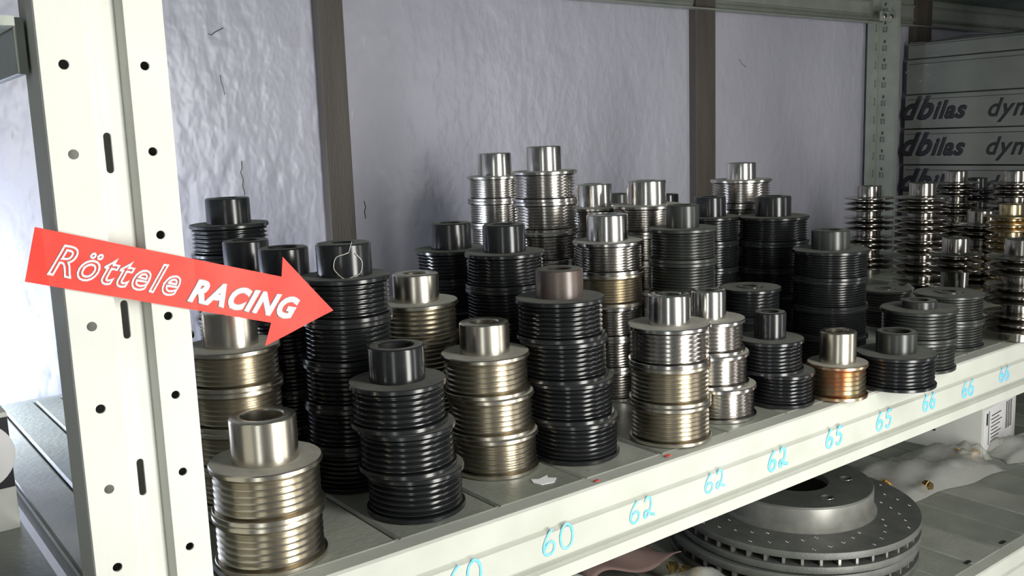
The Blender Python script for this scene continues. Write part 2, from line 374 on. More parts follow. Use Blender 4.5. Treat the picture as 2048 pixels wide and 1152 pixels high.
def rear_post(x0, label):
    z0, z1 = -420, 470; ms = []
    hz = [262 - 31 * k for k in range(-6, 22)]
    out = lambda w_: [(0, z0), (w_, z0), (w_, z1), (0, z1)]
    h1 = []
    for z in hz: h1.append([(9 - 2, z + 6), (9 + 2, z + 6), (9 + 0.9, z + 3), (9 + 0.9, z - 3), (9 + 2, z - 6), (9 - 2, z - 6), (9 - 0.9, z - 3), (9 - 0.9, z + 3)][::-1])
    h2 = []
    for z in hz: h2 += [rect(11, z + 8, 4, 5), rect(11, z - 3, 9, 9)]
    ms.append(plate_mesh(out(20), h1, 1.6, stand_y(x0, 495.8, 0)))
    ms.append(plate_mesh(out(32), h2, 1.6, stand_x(x0 + 20, 496, 0)))
    b = MB(); b.extrude_z([(x0 + 19.4, 464.2), (x0 + 29, 464.2), (x0 + 29, 462.6), (x0 + 19.4, 462.6)], z0, z1)
    b.extrude_z([(x0 - 1.4, 495), (x0, 495), (x0, 505), (x0 - 1.4, 505)], z0, z1)
    b.box(x0 + 2, x0 + 18, 499, 500, z0, z1); b.box(x0 + 23.5, x0 + 24.5, 468, 494, z0, z1)   # backing strips added behind the slots so they read dark
    ms.append(b.mesh('s')); o = link('shelf_post', join_meshes('shelf_post', ms), M['galv'])
    return tag(o, label, 'post')
rp = rear_post(1505, 'grey green slotted rear post beside the stack of printed cartons')
br = empty('corner_bracket', (1500, 470, 400)); tag(br, 'small bright steel corner bracket bolted at the rear post top', 'bracket')
MB().box(-14, 46, 0, 3, -6, 10).build('bracket_plate', M['galv'], br, bevel=0.5)
for bx in (-6, 14, 34):
    MB().lathe([(5.2, 0), (5.2, 3), (4, 4.2), (0.01, 4.4)], 6, smooth=False).build('bolt', M['silver'], br, loc=(bx, 0, 2)).rotation_euler.x = math.pi / 2

# ------------------------------------------------------------------ hand-written numbers on the front beam
GL = {
 '6': [[(0.62, 1.0), (0.38, 0.86), (0.16, 0.58), (0.06, 0.30), (0.16, 0.06), (0.42, 0.0), (0.64, 0.12), (0.70, 0.34), (0.56, 0.50), (0.32, 0.46), (0.14, 0.30)]],
 '0': [[(0.40, 1.0), (0.16, 0.86), (0.04, 0.50), (0.14, 0.12), (0.40, 0.0), (0.68, 0.14), (0.78, 0.52), (0.66, 0.86), (0.42, 1.0), (0.30, 0.97)]],
 '2': [[(0.12, 0.82), (0.30, 1.0), (0.56, 0.94), (0.62, 0.70), (0.50, 0.34), (0.26, 0.06), (0.10, 0.10), (0.14, 0.32), (0.38, 0.34), (0.60, 0.14), (0.90, 0.06)]],
 '5': [[(0.74, 0.98), (0.30, 0.94)], [(0.30, 0.94), (0.20, 0.58), (0.50, 0.58), (0.70, 0.36), (0.56, 0.08), (0.28, 0.0), (0.10, 0.12)]],
}
def smooth_pts(pts, k=4):
    if len(pts) < 3: return pts
    out = []
    P = [pts[0]] + list(pts) + [pts[-1]]
    for i in range(1, len(P) - 2):
        for j in range(k):
            t = j / k
            out.append(tuple(0.5 * (2 * P[i][a] + (P[i + 1][a] - P[i - 1][a]) * t + (2 * P[i - 1][a] - 5 * P[i][a] + 4 * P[i + 1][a] - P[i + 2][a]) * t * t + (-P[i - 1][a] + 3 * P[i][a] - 3 * P[i + 1][a] + P[i + 2][a]) * t ** 3) for a in (0, 1)))
    out.append(pts[-1]); return out
def number(txt, xc, zc, h, y, wd, nm, lab):
    b = MB(); W = 0.86 * h
    for q, ch in enumerate(txt):
        ox = xc - W + q * W * 1.02 + 0.05 * h
        for st in GL[ch]:
            pts = smooth_pts(st)
            k0 = len(b.v); b.tube([(ox + px * h * 0.86, y, zc - h / 2 + pz * h) for px, pz in pts], wd, 8)
            b.v[k0:] = [(vx, y + (vy - y) * 0.08, vz) for vx, vy, vz in b.v[k0:]]
    b.v = [(x - off_main.x, yy - off_main.y, z - off_main.z) for x, yy, z in b.v]
    o = b.build(nm, M['blue'], parent=r_main, fix=False); o.parent = beam_main; o['label'] = lab
for k, (t, x, h) in enumerate([('60', 286, 15), ('60', 357, 16), ('62', 431, 14.5), ('62', 505, 13.5), ('62', 578, 14.5), ('65', 652, 14.5), ('65', 725, 15), ('66', 799, 14), ('66', 869, 14), ('66', 941, 13)]):
    number(t, x, -28.5 + (1.2 if k % 2 else 0), h, -8.75, 0.95 + (0.45 if k > 3 else 0), 'number_mark', 'blue hand-written ' + t)

# ------------------------------------------------------------------ pulleys
MESH = {}
def k_mesh(D, h, nr, style, hubr, hubh, m_body, m_dust, bot=1.0):
    key = ('rim', D, h, nr, style, m_body, m_dust, hubr)
    if key in MESH: return MESH[key]
    R = D / 2; ft, fb = 2.9, 3.1; z0, z1 = fb, h - ft
    p = [(R * 0.80, 0.25, 0), (R - 0.5, 0.25, 0), (R, 0.7, 0), (R, fb - 0.3, 0), (R - 0.4, fb, 0)]
    tip = R - 1.7; root = R - 4.1; pit = (z1 - z0) / nr
    for k in range(nr):
        a = z0 + k * pit
        if style == 'round':
            for j in range(6):
                t = j / 6; p.append((root + (tip - root) * (0.5 - 0.5 * math.cos(2 * math.pi * t)) ** 0.8, a + pit * t, 0))
        else:
            p += [(root, a + pit * 0.08, 0), (tip, a + pit * 0.40, 0), (tip, a + pit * 0.60, 0), (root, a + pit * 0.92, 0)]
    p += [(root, z1 - 0.01, 0), (R - 0.4, z1, 0), (R, z1 + 0.3, 0), (R, h - 0.6, 0), (R - 0.6, h, 1), (hubr - 1.0, h, 1), (hubr - 1.0, h - 3.4, 0), (R * 0.80, h - 3.4, 0)]
    me = MB().lathe(p, 64, closed=True).mesh('ribbed_rim', 32)
    for q in (m_body, m_dust): me.materials.append(M[q])
    MESH[key] = me; return me
def hub_mesh(h, r, hh, m_hub, m_top, bore=0.52, seg=48):
    key = ('hub', h, r, hh, m_hub, m_top, bore)
    if key in MESH: return MESH[key]
    c = 1.1 if hh > 5 else 0.5; rb = r * bore
    p = [(r * 0.7, h - 3.2, 0), (r, h - 3.2, 0), (r, h + hh - c, 0), (r - c * 0.35, h + hh - c * 0.35, 0), (r - c, h + hh, 1), (rb + 0.8, h + hh, 0), (rb, h + hh - 0.9, 2), (rb, h - 3.2, 2)]
    me = MB().lathe(p, seg, closed=True).mesh('hub', 40)
    for q in (m_hub, m_top, 'dark' if m_hub in ('black', 'dull', 'rusthub') else m_hub): me.materials.append(M[q])
    MESH[key] = me; return me
def v_mesh(D, h, m_body, ndisc=3):
    key = ('v', D, h, m_body, ndisc)
    if key in MESH: return MESH[key]
    R = D / 2; hub = R * 0.50; zt = h; step = 8.2; p = [(hub * 0.97, 0.3, 0)]
    base = zt - step * (ndisc - 1) - 1.2
    p += [(hub, base - 1.2, 0)]
    for k in range(ndisc):
        c = zt - 1.2 - step * (ndisc - 1 - k)
        p += [(hub + 0.6, c - 3.6, 0), (R - 0.7, c - 0.85, 0), (R, c - 0.3, 0), (R, c + 0.3, 0), (R - 0.7, c + 0.85, 0), (hub + 0.6, c + (3.6 if k < ndisc - 1 else 1.6), 0)]
    p += [(hub * 0.97, zt + 1.1, 0), (hub * 0.6, zt + 1.1, 0), (hub * 0.6, 0.3, 0)]
    me = MB().lathe(p, 48, closed=True).mesh('grooved_discs', 35); me.materials.append(M[m_body]); MESH[key] = me; return me

POS = {1: ['single'], 2: ['upper', 'bottom'], 3: ['topmost', 'middle', 'bottom'], 4: ['topmost', 'second', 'third', 'bottom'],
       5: ['topmost', 'second', 'third', 'fourth', 'bottom'], 6: ['topmost', 'second', 'third', 'fourth', 'fifth', 'bottom'],
       7: ['topmost', 'second', 'third', 'fourth', 'fifth', 'sixth', 'bottom']}
ADJ = {'steel': 'shiny steel', 'silver': 'shiny steel', 'nickel': 'warm steel', 'black': 'glossy black', 'dull': 'dull dark grey', 'gold': 'yellowish steel', 'copper': 'copper-ribbed steel'}
RIGHT = Vector((rt.x, rt.y, 0)).normalized(); BACK = Vector((fw.x, fw.y, 0)).normalized()
CENTERS = []
def stack(px, py, wpx, n, h, colour, where, nr=7, lean=0.0, leanp=1.0, hub=0.56, hubh=21, hubm=None, kind='rib', dust=None, bore=0.52, grow=0.0, colours=None, style=None, D=None, noun='pulley'):
    zt = n * h
    if D is None:
        P = onz(px, py, zt); D = round(wpx * depth_of(P) / F_PX, 1)
    else:                                  # known flange diameter: its width fixes the distance, the height follows
        P = CAM + (rt * ((px - 1024) / F_PX) - up * ((py - 576) / F_PX) + fw) * (D * F_PX / wpx)
        zt = P.z; h = round(zt / n, 2)
    CENTERS.append((where, P.x, P.y, D, zt, lean))
    for k in range(n):                     # k = 0 is the topmost
        col = colours[k] if colours else colour
        t = (k / (n - 1)) ** leanp if n > 1 else 0
        j = random.uniform(-0.5, 0.5) if k else 0; j2 = random.uniform(-0.5, 0.5) if k else 0
        c = Vector((P.x, P.y, 0)) + RIGHT * (lean * t + j) + BACK * j2
        z = zt - (k + 1) * h
        Dk = round(D + grow * t, 1)
        sty = style or ('round' if col in ('nickel', 'gold', 'copper') else 'vee')
        dm = dust or ('dust_s' if col in ('silver', 'nickel', 'gold', 'copper') else 'dust_k')
        lab = '%s %s, %s of %s' % (ADJ[col], noun, POS[n][k], where) if n > 1 else '%s %s, %s' % (ADJ[col], noun, where)
        grp = 'belt pulleys stacked on the shelf' if kind == 'rib' else 'disc pulleys stacked on the shelf'
        ang = random.uniform(0, 6.28)
        if kind == 'rib':
            me = k_mesh(Dk, h, nr, sty, Dk * hub / 2, hubh, col, dm)
            if k == 0:
                o = empty('belt_pulley', (c.x, c.y, z), ang); link('ribbed_rim', me, [], o)
                link('hub', hub_mesh(h, Dk * hub / 2, hubh, hubm or col, dm if (hubm or col) in ('black', 'dull', 'rusthub') else (hubm or col), bore), [], o)
            else:
                o = link('belt_pulley', me, [], None, (c.x, c.y, z)); o.rotation_euler.z = ang
        else:
            me = v_mesh(Dk, h, col)
            if k == 0:
                o = empty('disc_pulley', (c.x, c.y, z), ang); link('grooved_discs', me, [], o)
                hm = hub_mesh(h + 3.2, Dk * 0.24, hubh - 3.2, hubm or col, hubm or col, 0.5)
                link('hub', hm, [], o)
            else:
                o = link('disc_pulley', me, [], None, (c.x, c.y, z)); o.rotation_euler.z = ang
        tag(o, lab, 'pulley', grp)
    return P, D

# front row, from the white post to the right
stack(531, 915, 223, 2, 28, 'nickel', 'the short stack standing nearest the white post', nr=6, hub=0.59, hubh=24, bore=0.62)
stack(795, 757, 196, 3, 27, 'black', 'the black stack right of the stack nearest the post', nr=6, lean=8, hub=0.57, hubh=21, bore=0.62, grow=1.5)
stack(970, 702, 178, 3, 27, 'nickel', 'the front steel stack between two black ones', nr=6, lean=4.5, hub=0.56, hubh=20.5, bore=0.55)
stack(1119, 592, 179, 4, 27.5, 'black', 'the stack with a brown hub on top', nr=7, lean=9, leanp=1.3, hub=0.53, hubh=19.5, hubm='rusthub', bore=0.5, D=62)
stack(1338, 645, 165, 3, 28, 'silver', 'the front stack above the first 62', nr=7, hub=0.51, hubh=21.5, colours=['silver', 'nickel', 'nickel'], D=60)
stack(1416, 634, 146, 3, 27, 'silver', 'the silver stack behind the first 62 stack', nr=7, lean=9, leanp=1.6, hub=0.48, hubh=22, style='round', D=57)
stack(1540, 674, 132, 2, 27, 'black', 'the low black stack left of the coppery pulley', nr=7, lean=9, hub=0.47, hubh=21.5)
stack(1675, 722, 118, 1, 29, 'copper', 'with a tall silver hub at the shelf edge', nr=6, hub=0.60, hubh=26, hubm='nickel', bore=0.6)
stack(1792, 702, 154, 1, 29, 'black', 'standing alone at the edge, right of the coppery one', nr=7, hub=0.50, hubh=18, hubm='dull', bore=0.66)
stack(1838, 614, 146, 2, 28, 'dull', 'the low stack with a stubby hub on top', nr=7, hub=0.46, hubh=7, hubm='dull')
stack(1898, 584, 132, 2, 27, 'dull', 'the flat-topped stack behind the stubby hub', nr=8, hub=0.40, hubh=1.2)
# second and further rows
stack(463, 688, 190, 4, 25, 'nickel', 'the stack half hidden by the white post', nr=6, hub=0.56, hubh=22)
stack(300, 672, 168, 4, 26, 'silver', 'the stack almost wholly behind the white post', nr=6, hub=0.60, hubh=21)
stack(458, 446, 154, 6, 27.3, 'black', 'the tall black stack nearest the post, by the wall', nr=6, hub=0.56, hubh=21, D=64)
stack(495, 537, 157, 5, 27, 'black', 'the black stack above the printed word on the sticker', nr=7, hub=0.57, hubh=22, bore=0.6, D=60)
stack(570, 556, 170, 5, 26.6, 'black', 'the black stack just left of the sticker barb', nr=7, hub=0.58, hubh=22, bore=0.62, D=60)
PT, DT = stack(690, 549, 182, 5, 27, 'black', 'the black stack with a thread on its hub', nr=7, lean=-2, hub=0.60, hubh=21, bore=0.4, D=59)
stack(833, 600, 166, 4, 27, 'nickel', 'the steel stack right of the sticker tip', nr=6, hub=0.55, hubh=20)
stack(903, 496, 148, 5, 27, 'black', 'the black stack behind the front steel stack', nr=7, hub=0.55, hubh=22, D=64)
stack(1009, 502, 162, 5, 28, 'black', 'the dusty black stack left of the brown hub', nr=8, hub=0.53, hubh=21, D=63)
stack(990, 351, 112, 7, 26, 'silver', 'the slim tall silver stack at the wall', nr=8, hub=0.60, hubh=24, colours=['silver'] * 7, D=60)
stack(1088, 341, 132, 7, 27, 'silver', 'the tallest silver stack, beside the slim one', nr=8, hub=0.53, hubh=22, D=60)
stack(1188, 412, 134, 6, 27, 'silver', 'the silver stack right of the tallest one', nr=8, hub=0.54, hubh=22, D=66)
stack(1215, 480, 142, 5, 27, 'silver', 'the silver stack right behind the brown hub stack', nr=9, hub=0.58, hubh=22, colours=['silver', 'nickel', 'silver', 'silver', 'silver'], D=60)
stack(1293, 408, 140, 6, 27, 'silver', 'the tall silver stack above the first 62', nr=9, hub=0.56, hubh=22, D=65)
stack(1238, 424, 100, 5, 27, 'dull', 'the far stack peeping between two silver hubs', nr=7, hub=0.44, hubh=21)
stack(1335, 425, 100, 5, 26.5, 'black', 'the far stack behind the tall silver hub', nr=7, hub=0.44, hubh=21)
stack(1365, 454, 136, 5, 28, 'dull', 'the grey stack right of the tall silver ones', nr=9, hub=0.48, hubh=19, D=58)
stack(1420, 432, 116, 5, 27.5, 'black', 'the black stack in front of the second batten', nr=8, hub=0.54, hubh=20, D=60)
stack(1482, 358, 120, 6, 28.5, 'silver', 'the tall silver stack right of the second batten', nr=8, hub=0.48, hubh=18, D=66)
stack(1546, 431, 140, 5, 25.3, 'black', 'the wide black stack before the silver one', nr=8, hub=0.50, hubh=20, lean=0, D=72)
stack(1661, 497, 148, 4, 25, 'black', 'the tall black stack behind the coppery pulley', nr=9, hub=0.50, hubh=18, hubm='dull', D=70)
stack(1500, 573, 122, 3, 27, 'black', 'the flat-topped black stack behind the low one', nr=7, hub=0.42, hubh=0.8)
# disc pulleys at the far right
V = dict(kind='disc')
stack(1738, 394, 94, 4, 29, 'steel', 'the disc stack in front of the rear post', hubh=17, **V)
stack(1845, 392, 105, 5, 27.4, 'steel', 'the tall disc stack right of the rear post', hubh=17, **V, D=66)
stack(1912, 364, 88, 5, 27.6, 'steel', 'the far disc stack under the printed cartons', hubh=16, **V)
stack(1952, 376, 84, 4, 30, 'black', 'the black disc stack under the printed cartons', hubh=16, **V)
stack(2030, 364, 92, 5, 27.6, 'steel', 'the disc stack cut by the frame, far back', hubh=16, **V)
stack(1962, 446, 106, 3, 30, 'steel', 'the disc stack in front of the black discs', hubh=17, **V)
stack(2022, 430, 92, 4, 26.5, 'gold', 'the golden disc stack near the frame edge', hubh=14, **V)
stack(1911, 505, 104, 2, 30, 'steel', 'the low disc stack behind the flat-topped stack', hubh=17, D=58, **V)
stack(2042, 510, 128, 3, 29, 'steel', 'the nearest disc stack, cut by the frame', hubh=17, **V)
stack(1772, 577, 96, 2, 20, 'dull', 'the low stack left of the stubby hub', nr=5, hub=0.40, hubh=0.8)
bad = []
for i in range(len(CENTERS)):
    for j in range(i):
        a, b = CENTERS[i], CENTERS[j]; d = math.hypot(a[1] - b[1], a[2] - b[2]); need = (a[3] + b[3]) / 2
        if d < need: bad.append((round(need - d, 1), a[0], b[0]))
for a in sorted(bad, reverse=True): print('OVERLAP', a)

# thread caught on a hub
b = MB(); pts = []
hc = Vector((PT.x, PT.y, 0)); hr = DT * 0.30 + 0.5; toc = Vector((CAM.x - PT.x, CAM.y - PT.y, 0)).normalized(); a0 = math.atan2(toc.y, toc.x)
zt = 5 * 27
for i in range(41):
    t = i / 40 * 2 * math.pi * 0.93 + 0.5
    u = 0.02 + 0.52 * math.sin(t) ; v = 0.5 + 0.46 * math.cos(t) + 0.03 * math.sin(5 * t)
    ang = a0 + u + 0.12; pts.append((hc.x + hr * math.cos(ang), hc.y + hr * math.sin(ang), zt + 2.5 + v * 17.5))
b.tube(pts, 0.28, 5)
b.tube([pts[-1], (pts[-1][0] + 1, pts[-1][1] - 1, pts[-1][2] + 4), (pts[-1][0] + 2.5, pts[-1][1] - 0.5, pts[-1][2] + 7)], 0.22, 5)
tag(b.build('thread', M['thread']), 'pale loop of thread clinging to a black pulley hub', 'thread')

# ------------------------------------------------------------------ red arrow sticker
sy = -0.9
arrow = [(81.4, 191.9), (75.2, 169.2), (182.3, 135.8), (178.3, 124.6), (215.6, 137.6), (190.6, 167.9), (189.3, 158.1)]
def warp(x, z):    # gentle curl of the loose ends
    t = (x - 116) / 60.0
    return sy - 1.2 * max(0, abs(t) - 0.45) ** 2 * 1.2 + 0.25 * math.sin(x * 0.19) * (1 if abs(t) > 0.5 else 0)
st = empty('arrow_sticker', (116, sy, 160)); tag(st, 'red arrow-shaped racing sticker stuck across the white post', 'sticker')
import bmesh
def curl_mesh(me, yoff):
    for v in me.vertices:
        x, y, z = v.co / MM
        v.co = Vector((x - 116, (y + warp(x, z) + yoff) - sy, z - 160)) * MM
    me.update()
def sliced(me):
    bm = bmesh.new(); bm.from_mesh(me)
    for k in range(72, 220, 3):
        g = bm.verts[:] + bm.edges[:] + bm.faces[:]
        bmesh.ops.bisect_plane(bm, geom=g, plane_co=(k * MM, 0, 0), plane_no=(1, 0, 0))
    bm.to_mesh(me); bm.free(); return me
me = sliced(plate_mesh(arrow, [], 0.25, stand_y(0, 0, 0))); curl_mesh(me, 0); link('arrow_film', me, M['red'], st)
ANG = math.atan2(135.8 - 169.2, 182.3 - 75.2)
def on_sticker(txt, x, z, size, off_, dy, m_, nm, shear=0.25, spacing=1.0, ang=ANG, sxx=1.0, stroke=0, fill=True, ext=0.05):
    mm4 = stand_y(x, 0, z, ang) @ Matrix.Diagonal((sxx, 1, 1, 1))
    me = sliced(text_mesh(txt, size, shear, off_, ext, mm4, spacing, stroke, fill)); curl_mesh(me, dy); o = link(nm, me, m_, st)
    return o
# outlined word: fat white letters with slimmer red letters on top
on_sticker('Röttele', 83.4, 172.0, 19.0, 0.1, -0.22, M['white'], 'word_outline', 0.36, 1.15, sxx=0.85, stroke=0.6, fill=False, ext=0.12)
on_sticker('RACING', 142.0, 152.6, 14.4, 0.0, -0.22, M['white'], 'word_print', 0.36, 1.13, sxx=0.90, stroke=0.95, ext=0.12)

# ------------------------------------------------------------------ cartons
# printed long cartons beyond the rear post
layers = [(2, 84), (86, 148), (150, 211.5), (213.5, 272), (274, 334), (336, 362)]
rs = empty('steel_shelf', (1607, -9, 0)); tag(rs, 'next bay of the pulley shelf, under the long printed cartons', 'shelf')
MB().extrude_x(beam_profile(-9, -0.8), 1607, 2300).build('front_beam', M['beam'], rs).location = -Vector(rs.location)
for k in range(9):
    MB().box(1607 + 77 * k + .6, 1607 + 77 * (k + 1) - .6, 6, 500, -6, 0).build('shelf_panel', M['deck'], rs).location = -Vector(rs.location)
names = ['bottom', 'fifth', 'third printed', 'second printed', 'wrapped', 'thin topmost']
words_ = ['plain long grey carton, bottom of the stack behind the disc pulleys', 'long grey carton whose print is half hidden by disc pulleys', 'long grey carton with dark logo, lower of the two fully readable', 'long grey carton with dark logo, upper of the two fully readable', 'plain long grey carton in clear wrap above the printed ones', 'thin grey carton on top of the wrapped carton stack']
for k, (za, zb) in enumerate(layers):
    dx = [0, 1.5, 0, 1, 3, 6][k]; y0, y1 = 40 + [0, 6, 2, 5, 12, 20][k], 496
    c = empty('long_carton', (1612 + dx, y0, za)); tag(c, words_[k], 'carton', 'long cartons beyond the rear post')
    MB().box(0, 240, 0, y1 - y0, 0, zb - za).build('carton_body', M['carton_g'], c, bevel=1.2)
    MB().box(-0.35, 0, 4, y1 - y0 - 4, (zb - za) * 0.86, (zb - za) * 0.86 + 1).build('lid_edge', M['ink'], c)
    if k in (1, 2, 3):
        def tx(t, y, z, size, sh, st_, nm, sx=1.0, sp=1.0):
            me = text_mesh(t, size, sh, 0, 0.1, stand_x(-0.2, y - y0, z) @ Matrix.Diagonal((sx, 1, 1, 1)), sp, st_); link(nm, me, M['ink'], c)
        tx('d', 505, 17, 55, 0.45, 2.2, 'logo_letter', 0.95)
        tx('b', 474, 17, 55, 0.45, 2.2, 'logo_letter', 0.95)
        tx('ilas', 444, 17, 42, 0.35, 1.7, 'logo_print', 0.98, 1.08)
        tx('dynamic', 350, 17, 42, 0.35, 0.9, 'logo_print', 0.95, 1.12)
# clear stretch wrap hanging over the top cartons
def sheet(nx, ny, fn):
    vs = [fn(i / nx, j / ny) for j in range(ny + 1) for i in range(nx + 1)]
    fs = [(j * (nx + 1) + i, j * (nx + 1) + i + 1, (j + 1) * (nx + 1) + i + 1, (j + 1) * (nx + 1) + i) for j in range(ny) for i in range(nx)]
    b = MB(); b.add(vs, fs, 0, True); return b
def wf(u, v):
    y = 490 - 440 * u; s = v * 190
    if s < 70: x, z = 1700 - s * 80 / 70, 366 + 1.5 * math.sin(u * 23 + v * 7)
    else: x, z = 1606 - 3.5 + 2.2 * math.sin(u * 31 + v * 5) + 1.8 * math.sin(v * 40 + u * 9), 366 - (s - 70) * 0.86
    return (x - (3 if s >= 70 else 0), y, z)
tag(sheet(60, 30, wf).build('plastic_wrap', M['wrap'], fix=False), 'clear shiny wrap over the top of the long cartons', 'plastic wrap')

# white carton cut by the left edge of the frame
c = empty('carton', (89.5, 188, -5)); tag(c, 'white carton with a dark band and white disc, left edge of photo', 'carton')
cb = MB().box(-130, 0, 0, 80, 0, 74).build('carton_body', M['carton'], c, bevel=0.6)
MB().box(-130, -0.3, -0.35, 0, 27, 71).build('dark_band', M['ink'], c)
me = plate_mesh(circ(0, 0, 21, 40), [], 0.2, stand_y(-19, -0.5, 49)); link('white_disc', me, M['white'], c)
c = empty('carton', (84, 192, 69.5)); tag(c, 'small grey carton on top of the white carton, left edge of photo', 'carton')
MB().box(-124, -2, 0, 66, -0.5, 27).build('carton_body', M['carton_g'], c, bevel=0.6)

# white carton with an address label on the lower shelf
P = onz(1962, 915, -213)
c = empty('carton', (P.x, P.y, -213), math.radians(6)); tag(c, 'white carton with a bar-coded label at the back of the lower shelf', 'carton')
MB().box(0, 120, 0, 230, 0, 88).build('carton_body', M['carton'], c, bevel=0.8)
MB().box(6, 108, -0.5, 0, 6, 62).build('paper_label', M['white'], c)
lb = MB(); lb.box(12, 17, -0.8, -0.5, 40, 56); lb.box(20, 21.6, -0.8, -0.5, 12, 58)
for k in range(8): lb.box(28 + (k % 2) * 2, 50 + (k * 7) % 18, -0.8, -0.5, 14 + k * 5, 15.2 + k * 5)
for k in range(6): lb.box(82 + k * 4, 84 + k * 4 - (k % 2), -0.8, -0.5, 20, 58)
lb.build('label_print', M['ink'], c)
MB().box(-0.5, 0, 60, 66, 24, 70).build('dark_stripe', M['ink'], c)
MB().box(-0.5, 0, 88, 112, 20, 74).build('dark_stripe', M['ink'], c)

# ------------------------------------------------------------------ brake discs
def brake_disc(cx_, cy_, z, rot, label, detail=True):
    r = empty('brake_disc', (cx_, cy_, z), rot); tag(r, label, 'brake disc', 'brake discs on the lower shelf')
    R, rh = 122, 79
    def ring(za, zb, nm, holes=True):
        hl = []
        if holes:
            for a in range(12):
                for q in range(5):
                    an = math.radians(a * 30 + q * 8.5); hl.append(circ(math.cos(an) * (R - 8 - q * 6.6), math.sin(an) * (R - 8 - q * 6.6), 1.7, 8))
        th = zb - za
        me = plate_mesh(circ(0, 0, R, 120), [circ(0, 0, rh - 2, 72)] + hl, th - 0.8, Matrix.Translation(Vector((0, 0, (za + zb) / 2)) * MM), bev=0.4)
        return link(nm, me, [M['iron']], r)
    ring(14, 21, 'friction_ring', True); ring(0, 7, 'friction_ring', False)
    b = MB()
    for k in range(44):
        a = 2 * math.pi * k / 44; rm = Matrix.Rotation(a, 3, 'Z')
        b.box(rh, R - 2.5, -1.3, 1.3, 6.9, 14.1, rot=rm)
    vn = b.build('cooling_vanes', M['iron_l'], r); vn['kind'] = 'stuff'
    hole = [(52 * math.cos(math.radians(72 * k + 20)), 52 * math.sin(math.radians(72 * k + 20))) for k in range(5)]
    me = plate_mesh(circ(0, 0, rh - 3, 72), [circ(0, 0, 33, 40)] + [circ(x, y, 6.2, 16) for x, y in hole] + [circ(30 * 0 + 46 * math.cos(1.2), 46 * math.sin(1.2), 3, 10)], 6, Matrix.Translation(Vector((0, 0, 43)) * MM), bev=0.5)
    link('hat_plate', me, [M['iron']], r)
    p = [(rh, 0.3, 0), (rh + 1.5, 21.6, 0), (rh, 23, 0), (rh - 2, 25, 0), (rh - 2, 44.5, 0), (rh - 4, 46.2, 0), (rh - 5.5, 46.2, 0), (rh - 5.5, 0.3, 0)]
    link('hat_wall', MB().lathe(p, 72, closed=True).mesh('hat_wall', 40), [M['iron_l']], r)
    rims = MB()
    for x, y in hole: rims.lathe([(6.2, 46, 0), (7.6, 46.7, 0), (6.4, 47.0, 0), (5.9, 45, 0)], 16, c=(x, y, 0), closed=True)
    rr = rims.build('hole_chamfers', M['silver'], r)
    dc = MB()
    for a in range(12):
        for q in range(5):
            an = math.radians(a * 30 + q * 8.5); rr_ = R - 8 - q * 6.6
            dc.lathe([(1.2, 19.5, 0), (2.3, 21.12, 0), (1.9, 21.2, 0), (1.1, 20.4, 0)], 10, c=(math.cos(an) * rr_, math.sin(an) * rr_, 0), closed=True)
    dd = dc.build('drill_chamfers', M['silver'], r); dd['kind'] = 'stuff'
    return r
brake_disc(803, 136, -189, 0.25, 'grey drilled brake disc lying uppermost on the lower shelf')
r2 = empty('brake_disc', (801, 141, -213), 0.9); tag(r2, 'brake disc lying underneath the drilled one', 'brake disc', 'brake discs on the lower shelf')
link('friction_ring', MB().lathe([(81, 0, 0), (126, 0, 0), (126.5, 1, 0), (126.5, 6, 0), (126, 7, 0), (81, 7, 0)], 96, closed=True).mesh('friction_ring', 30), [M['iron']], r2)
link('friction_ring', MB().lathe([(81, 15, 0), (126, 15, 0), (126.5, 16, 0), (126.5, 22, 0), (126, 23, 0), (81, 23, 0)], 96, closed=True).mesh('friction_ring', 30), [M['iron']], r2)
b = MB()
for k in range(44): b.box(82, 123, -1.3, 1.3, 7, 15, rot=Matrix.Rotation(2 * math.pi * k / 44, 3, 'Z'))
b.build('cooling_vanes', M['iron_l'], r2)['kind'] = 'stuff'

# ------------------------------------------------------------------ plastic bags with brass parts
def bag_shape(L_, W_, H_, seed, nx=26, ny=18):
    rnd = random.Random(seed); ph = [rnd.uniform(0, 6) for _ in range(8)]
    def f(u, v, top):
        x = (u - 0.5) * L_; y = (v - 0.5) * W_
        e = max(0, (1 - (2 * u - 1) ** 4)) ** 0.5 * max(0, (1 - (2 * v - 1) ** 4)) ** 0.5
        wv = 0.16 * math.sin(u * 9 + v * 7 + ph[0]) + 0.10 * math.sin(v * 15 - u * 9 + ph[1]) + 0.03 * math.sin(u * 37 + ph[2] + v * 15)
        hh = H_ * e * (0.8 + wv) if top else 0.4 + 0 * e
        x += 3 * math.sin(v * 11 + ph[3]) * (abs(2 * u - 1) ** 3); y += 3 * math.sin(u * 12 + ph[4]) * (abs(2 * v - 1) ** 3)
        return (x, y, hh + 0.6)
    b = MB()
    for top in (True, False):
        vs = [f(i / nx, j / ny, top) for j in range(ny + 1) for i in range(nx + 1)]
        fs = [(j * (nx + 1) + i, j * (nx + 1) + i + 1, (j + 1) * (nx + 1) + i + 1, (j + 1) * (nx + 1) + i) for j in range(ny) for i in range(nx)]
        b.add(vs, fs, 0, True)
    return b
def bag(px, py, z, L_, W_, H_, rot, seed, label):
    P = onz(px, py, z); o = bag_shape(L_, W_, H_, seed).build('plastic_bag', M['bag'], loc=(P.x, P.y, z), fix=False)
    o.rotation_euler.z = rot; tag(o, label, 'bag'); return P
